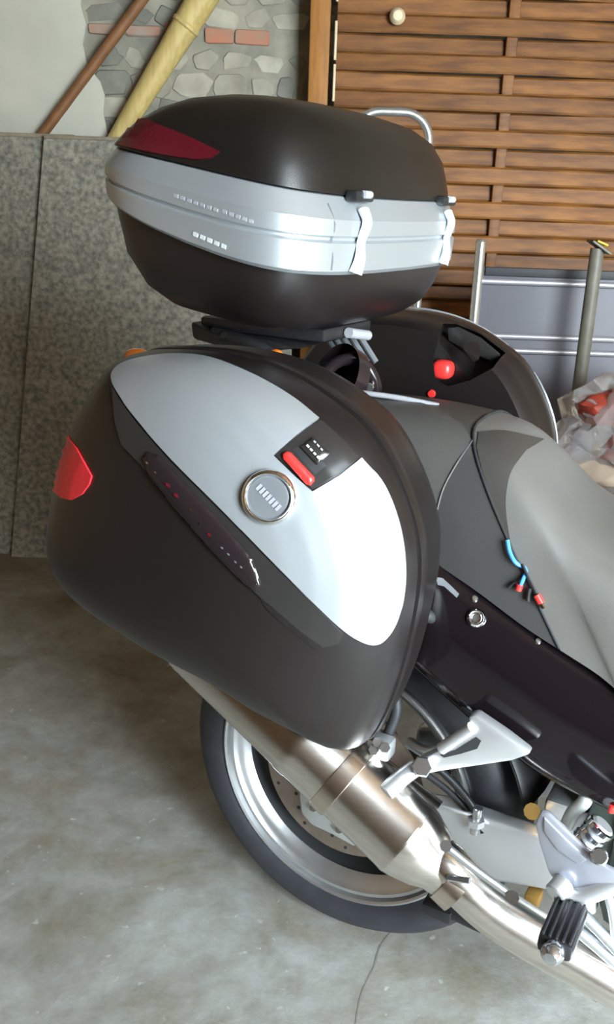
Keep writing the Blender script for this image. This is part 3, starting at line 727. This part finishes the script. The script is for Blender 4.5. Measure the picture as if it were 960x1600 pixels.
def on(bv, pts, lift): 
    out = []
    for x, y in pts:
        l, n = hit(bv, x, y); out.append(l + n * lift)
    return out
wr = tube('blue_wire', on(wire_s, [(795, 843), (799, 862), (808, 878), (816, 892), (819, 905), (815, 914)], .006), .0028, M['blue'], bike, n=8)
tube('wire_connector', on(wire_s, [(815, 912), (812, 921)], .006), .0045, M['redbtn'], wr, n=10, sm=1)
w2 = tube('black_wire', on(wire_s, [(818, 880), (826, 898), (835, 916), (842, 930)], .005), .0022, M['black'], bike, n=8)
tube('wire_connector', on(wire_s, [(841, 928), (848, 941)], .006), .0048, M['redbtn'], w2, n=10, sm=1)
tube('wire_terminal', on(wire_s, [(848, 941), (852, 949)], .006), .0026, M['chrome'], w2, n=8, sm=1)
tube('black_wire', on(wire_s, [(796, 918), (806, 909), (812, 912)], .004), .0018, M['black'], bike, n=8)
tube('black_wire', on(wire_s, [(830, 918), (828, 928), (827, 938)], .004), .003, M['black'], bike, n=8)

# ---- tail fairing, right and left
tpx = [(560, 790), (640, 848), (690, 885), (745, 925), (800, 962), (860, 1002), (920, 1040), (985, 1078), (1080, 1125), (1200, 1175)]
bpx = [(560, 945), (610, 990), (650, 1030), (695, 1072), (740, 1112), (790, 1152), (835, 1190), (900, 1226), (985, 1266), (1120, 1315)]
prof = [(0, -.150), (.06, -.164), (.18, -.176), (.34, -.1845), (.42, -.1860), (.52, -.1858), (.65, -.1845), (.80, -.1825), (.92, -.180), (.975, -.174), (1, -.162)]
secs = []
A = cr([bp(x, y, -.150) for x, y in tpx], 4); Bq = cr([bp(x, y, -.150) for x, y in bpx], 4)
for a, b in zip(A, Bq): secs.append([Vector((a.x + (b.x - a.x) * t, L, a.z + (b.z - a.z) * t)) for t, L in prof])
v = []; f = []; n = len(prof)
for s in secs: v += s + [Vector((p.x, -.12, p.z)) for p in (s[-1], s[0])]
n2 = n + 2
for i in range(len(secs) - 1):
    for k in range(n2): f.append((i * n2 + k, i * n2 + (k + 1) % n2, (i + 1) * n2 + (k + 1) % n2, (i + 1) * n2 + k))
f.append(tuple(range(n2))); f.append(tuple((len(secs) - 1) * n2 + k for k in range(n2))[::-1])
tfair = pymesh('tail_fairing', v, f, M['gloss'], bike, 40)
tfl = mirror(tfair)
fb = bvh_of(tfair)
l, nn = hit(fb, 745, 966)
bt = lathe('fairing_bolt', [(.0055, -.001), (.0065, .005), (.0095, .0068), (.0125, .004), (.0135, -.003)], l, nn, M['chrome'], tfair, 24, ang=60)
lathe('bolt_socket', [(0, .001), (.006, .001)], l, nn, M['bolt2'], bt, 6)
l2, n22 = hit(fb, 742, 936)
lathe('trim_screw', [(0, .004), (.004, .003), (.0055, -.002)], l2, n22, M['bolt2'], tfair, 14)
l2, n22 = hit(fb, 841, 1002)
lathe('trim_screw', [(0, .004), (.0035, .003), (.005, -.002)], l2, n22, M['bolt2'], tfair, 14)
drape('silver_lettering_mark', [(682, 902), (692, 904), (718, 928), (714, 934), (694, 916), (684, 914)], fb, .0012, M['badge'], tfair, step=5, skirt=.002)
# tail core under seat (subframe cover)
loft('tail_core', [[Vector((F, -.12, b)), Vector((F, -.12, t)), Vector((F, .12, t)), Vector((F, .12, b))] for F, b, t in ((-.20, .80, .88), (-.05, .72, .84), (.15, .62, .76), (.35, .56, .68), (.55, .5, .62), (.78, .5, .62))], M['black'], bike, 30)
# tank, front end (beyond the picture)
loft('fuel_tank', [[Vector((F, w * math.cos(math.pi * k / 20) * -1, b + (t - b) * math.sin(math.pi * k / 20) ** .5)) for k in range(21)] for F, w, b, t in ((.78, .11, .62, .84), (.84, .15, .62, .97), (.95, .18, .62, 1.03), (1.08, .19, .63, 1.03), (1.2, .16, .66, .96))], M['gloss'], bike)
FAX = Vector((1.44, 0, .31))
wheel(FAX, .12, bike, ('front_tyre', 'front_rim'))
for s in (-1, 1): tube('fork_leg', [(1.44, s * .10, .31), (1.30, s * .10, .70), (1.18, s * .10, 1.02)], [.028, .026, .022], M['cast'], bike, n=16, sm=3)
cyl('front_axle', (1.44, -.11, .31), (1.44, .11, .31), .012, M['cast'], bike)
loft('front_fairing', [[Vector((F, w * math.cos(math.pi * k / 16) * -1, b + (t - b) * math.sin(math.pi * k / 16) ** .7)) for k in range(17)] for F, w, b, t in ((1.16, .24, .62, 1.05), (1.28, .25, .66, 1.18), (1.42, .20, .74, 1.12), (1.52, .10, .82, .98))], M['gloss'], bike)
tube('handlebar', [(1.05, -.36, 1.05), (1.12, -.20, 1.08), (1.14, 0, 1.08), (1.12, .20, 1.08), (1.05, .36, 1.05)], .012, M['black'], bike, n=12)

# ---- rack, grab rail, indicators
rp_ = prism('rack_plate', [bp(x, y, -.10) for x, y in ((296, 502), (330, 520), (420, 530), (470, 545), (430, 548), (352, 545), (300, 530))], (0, .20, 0), M['black'], bike, bev=.006)
for s in (-1, 1):
    tube('rack_arm', [(-.25, s * .085, 1.040), (-.18, s * .098, 1.034), (-.13, s * .100, 1.015), (-.11, s * .100, .96), (-.10, s * .098, .86)], .009, M['matt'], bike, n=12)
tube('rack_crossbar', [(-.22, -.10, 1.036), (-.22, .10, 1.036)], .009, M['matt'], bike, n=12, sm=1)
tube('rack_crossbar', [(-.115, -.10, .985), (-.115, .10, .985)], .009, M['matt'], bike, n=12, sm=1)
gl = [bp(503, 612, -.02), bp(508, 585, -.01), bp(528, 566, 0), bp(552, 562, .01), bp(575, 575, .02), bp(588, 602, .03), bp(584, 618, .03)]
tube('grab_handle', gl, .0095, M['smoke'], bike, n=14)
cyl('grab_bolt', bp(577, 606, .01), bp(579, 602, .03), .0075, M['bolt2'], bike, 12, bev=.001)
lathe('tail_lamp', [(0, -.01), (.04, -.008), (.052, .004), (.054, .03)], bp(545, 598, .02), (-.3, -.6, .3), M['smoke'], bike, 32)
def bpz(px, py, Z):
    o, d = bray(px, py); return o + d * ((Z - o.z) / d.z)
tube('seat_trim_strip', [bpz(514, 607, .963), bpz(560, 613, .966), bpz(620, 621, .964), bpz(686, 634, .956)], .0042, M['badge2'], bike, n=10)
for k in range(5):
    x = 520 + 13 * k
    tube('rack_fin', [bp(x - 8, 528, .06), bp(x + 16, 566, .06)], .005, M['badge'], bike, n=8, sm=1)
blo = tube('mounting_bar', [bp(545, 520, -.02), bp(575, 524, .04)], .008, M['badge2'], bike, n=10, sm=1)
ti = blob('turn_signal', tuple(bp(431, 555, -.11)), (.012, .010, .009), M['orange'], bike, .05, 2.0, 3)
ti2 = blob('turn_signal', tuple(bp(216, 558, -.14)), (.026, .014, .014), M['orange'], bike, .05, 4.0, 3)
tube('signal_stalk', [bp(214, 556, -.14), bp(270, 570, -.10), bp(330, 575, -.05)], .007, M['black'], bike, n=8)
for s in (-1, 1):
    tube('pannier_rail', [(-.18, s * .13, .93), (-.20, s * .185, .92), (-.02, s * .195, .80), (.16, s * .195, .72), (.17, s * .14, .69)], .009, M['matt'], bike, n=12)
    tube('pannier_rail', [(-.20, s * .185, .92), (-.06, s * .192, .90), (.08, s * .19, .84), (.16, s * .15, .77)], .009, M['matt'], bike, n=12)

# ================================================================== SIDE CASES
opx = [(47, 838, -.40), (58, 898, -.40), (108, 952, -.40), (220, 1022, -.40), (330, 1088, -.40), (420, 1142, -.385), (490, 1165, -.36), (558, 1160, -.31), (604, 1122, -.28), (652, 1020, -.26), (684, 880, -.25), (672, 780, -.25), (622, 672, -.25), (562, 614, -.25), (480, 570, -.26), (390, 546, -.27), (290, 542, -.29), (220, 552, -.32), (160, 590, -.36), (100, 665, -.385), (63, 745, -.40)]
OUT = cr([(bp(x, y, L).x, bp(x, y, L).z, 0) for x, y, L in opx], 5, True)
OC = Vector((sum(p.x for p in OUT) / len(OUT), sum(p.y for p in OUT) / len(OUT), 0))
LS, LO, LI = -.315, -.452, -.205
def ring(r, L, bow=0.0):
    out = []
    for p in OUT:
        q_ = OC + (p - OC) * r
        out.append(Vector((q_.x, L + bow * ((q_.x - OC.x) / .28) ** 2, q_.y)))
    return out
def shell(name, rings, m, parent, capA=False, capB=False, ang=40):
    v = []; f = []; n = len(rings[0])
    for r in rings: v += r
    for i in range(len(rings) - 1):
        for k in range(n): f.append((i * n + k, i * n + (k + 1) % n, (i + 1) * n + (k + 1) % n, (i + 1) * n + k))
    if capA:
        v.append(sum(rings[0], Vector()) / n); f += [((k + 1) % n, k, len(v) - 1) for k in range(n)]
    if capB:
        b = (len(rings) - 1) * n; v.append(sum(rings[-1], Vector()) / n); f += [(b + k, b + (k + 1) % n, len(v) - 1) for k in range(n)]
    return pymesh(name, v, f, m, parent, ang)
EXPN = 3.2
hs = [0, .10, .22, .36, .5, .62, .73, .82, .89, .94, .97, .988]
def lidring(h, t=None):
    out = []
    for p in OUT:
        w = min(1, max(0, .35 + ((p.x - OC.x) * .95 + (p.y - OC.y) * .1) / .34)); w = w * w * (3 - 2 * w)
        E = 3.3 + (1.9 - 3.3) * w; rr_ = (1 - h ** E) ** (1 / E); hh = h
        if t is not None:
            rr_ *= t; hh = (1 - rr_ ** E) ** (1 / E)
        q_ = OC + (p - OC) * rr_; out.append(Vector((q_.x, LS + (LO - LS) * hh + .020 * hh * ((q_.x - OC.x) / .28) ** 2, q_.y)))
    return out
rings = [ring(.985, LS + .004)] + [lidring(h) for h in hs] + [lidring(.988, t_ / 10) for t_ in (9, 8, 7, 6, 5, 4, 3, 2, 1)]
pr = empty('side_case', 'dark right hand side case with silver panel and round badge', 'side case', BIKE_M, 'motorcycle side cases')
lid = shell('outer_shell', rings, M['plastic'], pr, capB=True)
bm_ = bmesh.new(); bm_.from_mesh(lid.data); bmesh.ops.triangulate(bm_, faces=bm_.faces); bm_.to_mesh(lid.data); bm_.free()
shell('seam_gasket', [ring(.972, LS + .001), ring(.975, LS + .012)], M['black'], pr)
inn = shell('inner_shell', [ring(.975, LS + .008), ring(1.004, LS + .010), ring(1.010, LS + .016), ring(1.008, LS + .030), ring(.996, LS + .036), ring(.990, LS + .075), ring(.965, LI - .012), ring(.93, LI), ring(.5, LI)], M['plastic'], pr, capB=True, ang=30)
lb = bvh_of(lid)
panel_px = [(p.x, p.y) for p in cr([(x, y, 0) for x, y in ((564, 716), (600, 760), (624, 825), (632, 895), (624, 955), (606, 992), (582, 1006), (545, 990), (500, 950), (440, 890), (350, 798), (270, 718), (215, 655), (188, 618), (176, 592), (186, 574), (215, 563), (270, 556), (330, 562), (400, 590), (456, 622), (498, 655))], 5)] + [(462, 682), (428, 712), (458, 741), (488, 768), (530, 744)]
sp_ = drape('silver_panel', panel_px, lb, .0035, M['silver'], pr, step=9, skirt=.007)
lk = drape('lock_plate', [(431, 712), (452, 692), (478, 672), (502, 658), (534, 686), (560, 715), (524, 742), (488, 764)], lb, .0022, M['plastic2'], pr, step=7, skirt=.006)
drape('lock_recess', [(457, 704), (474, 692), (510, 728), (492, 742)], lb, .0026, M['black'], lk, step=6, skirt=.003)
drape('lock_flap', [(470, 700), (490, 686), (514, 710), (496, 727)], lb, .0055, M['plastic2'], lk, step=5, skirt=.004, dome=.002)
rl = drape('red_lever', [(443, 711), (449, 707), (455, 709), (491, 746), (491, 752), (485, 759), (479, 757), (444, 718)], lb, .006, M['redbtn'], lk, step=5, skirt=.006, dome=.003)
for k in range(4):
    x, y = 481 + 5.2 * k, 697 + 5.6 * k
    drape('white_print_mark', [(x, y), (x + 3.4, y + 3.6), (x + 1, y + 5.6), (x - 2.4, y + 2)], lb, .0092, M['print'], lk, step=4, skirt=.0025)
for k in range(3):
    x, y = 490 + 5.2 * k, 692 + 5.6 * k
    drape('white_print_mark', [(x, y), (x + 3, y + 3.2), (x + 1, y + 5), (x - 2, y + 1.8)], lb, .0092, M['badge2'], lk, step=4, skirt=.0025)
pb_ = bvh_of(sp_)
bl, bnn = hit(pb_, 421, 777)
rb = (bp(459, 777, bl.y) - bp(383, 777, bl.y)).length / 2 * .97
bd_ = lathe('round_badge', [(rb, -.002), (rb, .003), (rb * .95, .0065), (rb * .86, .0075), (rb * .80, .006), (rb * .76, .002)], bl, bnn, M['chrome'], pr, 56, ang=50)
lathe('badge_disc', [(0, .0035), (rb * .62, .0035), (rb * .70, .0032), (rb * .78, .002)], bl, bnn, M['badge'], bd_, 48)
u_ = (hit(pb_, 436, 793)[0] - bl); u_ = (u_ - bnn * u_.dot(bnn)).normalized(); w_ = bnn.cross(u_)
for k in range(7):
    c = bl + bnn * .0042 + u_ * rb * (-.50 + k * .166)
    box('badge_letter_mark', c, (rb * .115, rb * .26, .0008), M['badge2'], bd_, rot=Matrix(((u_.x, w_.x, bnn.x, 0), (u_.y, w_.y, bnn.y, 0), (u_.z, w_.z, bnn.z, 0), (0, 0, 0, 1))))
trim = drape('trim_strip', [(176, 600), (187, 622), (214, 660), (268, 722), (350, 803), (440, 895), (500, 955), (536, 990), (528, 1004), (505, 1010), (470, 985), (400, 925), (330, 858), (262, 780), (222, 725), (192, 695), (182, 660)], lb, .0030, M['plastic2'], pr, step=9, skirt=.006)
lens = drape('smoked_lens', [(226, 716), (234, 706), (252, 712), (300, 765), (355, 822), (396, 872), (410, 912), (402, 922), (380, 908), (330, 856), (270, 786), (236, 742)], lb, .0045, M['smoke'], pr, step=4, skirt=.006, dome=.004)
lnb = bvh_of(lens)
for (x, y, s, m) in ((230, 723, 2.2, 'chrome'), (243, 738, 2, 'chrome'), (262, 758, 4.5, 'darkred'), (275, 774, 4.5, 'darkred'), (298, 797, 2.2, 'chrome'), (311, 818, 1.8, 'chrome'), (327, 835, 3.6, 'darkred'), (347, 856, 2, 'badge'), (357, 866, 2, 'badge'), (368, 878, 2, 'badge'), (377, 886, 2, 'badge'), (401, 912, 2.4, 'chrome')):
    drape('glint_and_red_facet', [(x - s, y - s), (x + s * .6, y - s * .4), (x + s, y + s), (x - s * .3, y + s * .6)], lnb, .0006, M[m], lens, step=4, skirt=.002, dome=.0012)  # chrome chips stand in for glints on the lens; red ones are lens bars
drape('red_reflector', [(100, 678), (106, 682), (121, 700), (145, 744), (141, 757), (130, 772), (113, 781), (98, 778), (84, 767), (76, 749), (79, 727), (88, 700)], lb, .0022, M['red'], pr, step=5, skirt=.006)
drape('moulded_ridge', [(402, 925), (430, 948), (470, 984), (506, 1012), (500, 1018), (455, 984), (418, 952)], lb, .0020, M['plastic'], pr, step=8, skirt=.004)
for p in [c for c in pr.children]: p.color = (1, 1, 1, 1)

# ---- left hand case: mirror of the right one plus the inner recess seen over the seat
plh = empty('side_case', 'dark left hand side case beyond the seat with red button', 'side case', BIKE_M, 'motorcycle side cases')
def mirror_tree(o, parent):
    c = mirror(o, None, parent)
    for ch in list(o.children): mirror_tree(ch, c)
    return c
for ch in list(pr.children): mirror_tree(ch, plh)
lin = [c for c in plh.children if c.name.startswith('inner_shell')][0]
lout = [c for c in plh.children if c.name.startswith('outer_shell')][0]
lvb = bvh_of(lin, lout)
rec = [(676, 560), (684, 525), (692, 503), (712, 503), (750, 518), (790, 548), (770, 572), (735, 590), (700, 600), (680, 590)]
def carve(o, px, depth, near=.03):
    bm = bmesh.new(); A_, B_ = [], []
    bv = bvh_of(o)
    for x, y in px:
        l, n = hit(bv, x, y, 1.9); oo, d = bray(x, y); d.normalize()
        A_.append(bm.verts.new(l - d * near)); B_.append(bm.verts.new(l + d * depth * .9 + Vector((0, .2, -.25)).normalized() * depth * .4))
    bm.faces.new(A_); bm.faces.new(B_[::-1]); n = len(px)
    for i in range(n): bm.faces.new((A_[i], B_[i], B_[(i + 1) % n], A_[(i + 1) % n]))
    bmesh.ops.recalc_face_normals(bm, faces=bm.faces); bmesh.ops.triangulate(bm, faces=bm.faces)
    me = bpy.data.meshes.new('cut'); bm.to_mesh(me); bm.free(); co = bpy.data.objects.new('cut', me); COL.objects.link(co)
    old = o.matrix_world.copy()
    par = o.parent; o.parent = None; o.matrix_world = Matrix.Identity(4)
    md = o.modifiers.new('b', 'BOOLEAN'); md.object = co; md.operation = 'DIFFERENCE'; md.solver = 'EXACT'
    bpy.context.view_layer.update()
    dg = bpy.context.evaluated_depsgraph_get(); nm = bpy.data.meshes.new_from_object(o.evaluated_get(dg))
    o.modifiers.clear(); o.data = nm; bpy.data.objects.remove(co); o.parent = par
    smooth(nm, 35)
carve(lin, rec, .035)
lvb2 = bvh_of(lin, lout)
rsl = [(699, 512), (716, 510), (752, 527), (782, 552), (764, 562), (722, 543), (701, 532)]
Lc = sum(hit(lvb, x, y, 1.9)[0].y for x, y in rsl) / len(rsl) + .022
prism('recess_slot', [bp(x, y, Lc) for x, y in rsl], (0, .012, -.008), M['plastic2'], plh, bev=.002)
bl2, bn2 = hit(lvb2, 693, 577, 1.9)
o_, d_ = bray(693, 577)
rbm = bmesh.new()
bmesh.ops.create_uvsphere(rbm, u_segments=20, v_segments=12, radius=1)
for v_ in rbm.verts: 
    c = v_.co; c.x = math.copysign(abs(c.x) ** .7, c.x); c.y = math.copysign(abs(c.y) ** .7, c.y); c.z = math.copysign(abs(c.z) ** .7, c.z)
    v_.co = Vector((c.x * .0185, c.y * .018, c.z * .0165)) + bl2 - d_.normalized() * .016
bmobj('red_button', rbm, M['redbtn'], plh, 50)
bl3, bn3 = hit(lvb2, 675, 615, 1.9)
lathe('red_key_dot', [(0, .004), (.006, .0035), (.008, -.002)], bl3, bn3, M['redbtn'], plh, 16)

# ================================================================== TOP CASE
FF, FR, WH = .028, -.338, .283
tc_ = empty('top_case', 'dark top case with silver band and red rear lens on the rack', 'top case', BIKE_M)
def outline(inF, inR, inS, n=96):
    f0, f1, w = FR + inR, FF - inF, WH - inS
    c = (f0 + f1) / 2; h = (f1 - f0) / 2; out = []
    for i in range(n):
        a = 2 * math.pi * i / n; ca, sa_ = math.cos(a), math.sin(a)
        e = .36 if ca > 0 else .50
        x = math.copysign(abs(ca) ** e, ca); y = math.copysign(abs(sa_) ** (.36 if ca > 0 else .42), sa_)
        out.append((c + x * h - (.020 * abs(y) ** 2.2 if ca > 0 else 0), y * w))
    return out
def zrow(zf, zr, F): 
    t = (FF - F) / (FF - FR); return zf + (zr - zf) * t
def trow(inF, inR, inS, zf, zr, bow=0.0):
    return [Vector((x, y, zrow(zf, zr, x) + bow * (1 - (2 * (FF - x) / (FF - FR) - 1) ** 2))) for x, y in outline(inF, inR, inS)]
base_rows = [trow(.10, .15, .10, 1.058, 1.105), trow(.075, .12, .075, 1.058, 1.105), trow(.055, .078, .050, 1.064, 1.112), trow(.036, .046, .030, 1.080, 1.131), trow(.020, .020, .014, 1.110, 1.176, -.008), trow(.010, .009, .007, 1.140, 1.230, -.016), trow(.006, .006, .005, 1.158, 1.256, -.016)]
bs = shell('base_shell', base_rows, M['plastic'], tc_, capA=True)
band_rows = [trow(.008, .008, .006, 1.146, 1.246, -.016), trow(.000, .0, .0, 1.147, 1.247, -.016), trow(-.004, -.003, -.004, 1.152, 1.250, -.016), trow(-.006, -.004, -.006, 1.186, 1.266, -.010), trow(-.002, -.001, -.002, 1.189, 1.268, -.010), trow(-.002, -.001, -.002, 1.192, 1.270, -.010), trow(-.006, -.004, -.006, 1.195, 1.272, -.010), trow(-.006, -.004, -.006, 1.214, 1.283, -.005), trow(.008, .010, .008, 1.239, 1.302), trow(.012, .014, .012, 1.240, 1.303)]
bn_ = shell('silver_band', band_rows, M['silver'], tc_, ang=16)
lid_rows = [trow(.012, .014, .012, 1.2405, 1.3035), trow(.006, .006, .006, 1.242, 1.305), trow(.010, .020, .010, 1.264, 1.319), trow(.018, .042, .020, 1.297, 1.337), trow(.034, .070, .040, 1.324, 1.352, .001), trow(.062, .105, .070, 1.342, 1.364, .002), trow(.105, .145, .115, 1.353, 1.370, .003), trow(.15, .17, .17, 1.358, 1.372, .004)]
ld = shell('lid', lid_rows, M['lidplastic'], tc_, capB=True)
tb = bvh_of(bs, bn_, ld); ldb = bvh_of(ld); bnb = bvh_of(bn_)
drape('rear_lens', [(221, 184), (250, 196), (300, 216), (344, 237), (332, 247), (308, 250), (260, 243), (215, 234), (182, 226), (186, 214), (202, 197)], ldb, .003, M['darkred'], tc_, step=8, skirt=.006)
for (x0, y0, x1, y1) in ((563, 346, 534, 436), (694, 348, 662, 424)):
    pass
for s in (-1, 1):
    # hinge ornaments follow the front of the band at y = +-0.15
    def fr(z, y):
        hh, nn_, i_, t_ = bnb.ray_cast(Vector((.5, y, z)), Vector((-1, 0, 0)))
        return (hh if hh else Vector((FF, y, z)))
    yy = s * .15
    zs = [1.150, 1.168, 1.190, 1.212, 1.228]
    pts = [fr(z, yy + dy) + Vector((.006, 0, 0)) for z, dy in zip(zs, (-.016, -.012, -.006, -.001, .001))]
    hg_ = tube('hinge_bar', pts, [.013, .0105, .0085, .0095, .011], M['bolt'], tc_, n=14, sm=6, sq=.6)
    q0 = fr(1.234, yy); box('hinge_knuckle', q0 + Vector((.004, .0, .010)), (.018, .052, .014), M['black'], tc_, bev=.004)
    cyl('hinge_pin', q0 + Vector((.012, -.008, .012)), q0 + Vector((.012, .012, .012)), .005, M['bolt'], hg_, 12)
tube('band_seam', [fr(z, -.21) + Vector((.0004, 0, 0)) for z in (1.155, 1.17, 1.19, 1.21, 1.234)], .0012, M['badge'], bn_, n=6, sm=3)
# small raised letter marks on the band
for k in range(5):
    x, y = 303 + 11 * k, 362 + 4.6 * k
    drape('letter_mark', [(x, y), (x + 7, y + 3), (x + 6, y + 9), (x - 1, y + 6)], bnb, .0012, M['print'], bn_, step=4, skirt=.002)
for k in range(12):
    x, y = 272 + 10.3 * k + (4 if k > 6 else 0), 302 + 3.6 * k
    drape('letter_mark', [(x, y), (x + 7, y + 2.4), (x + 6.4, y + 8), (x - .6, y + 5.6)], bnb, .0008, M['badge2'], bn_, step=4, skirt=.002)
box('mounting_foot', (-.17, 0, 1.052), (.22, .16, .02), M['black'], tc_, bev=.005)
box('lock_block', (FR + .012, 0, 1.235), (.03, .09, .05), M['black'], tc_, bev=.006)
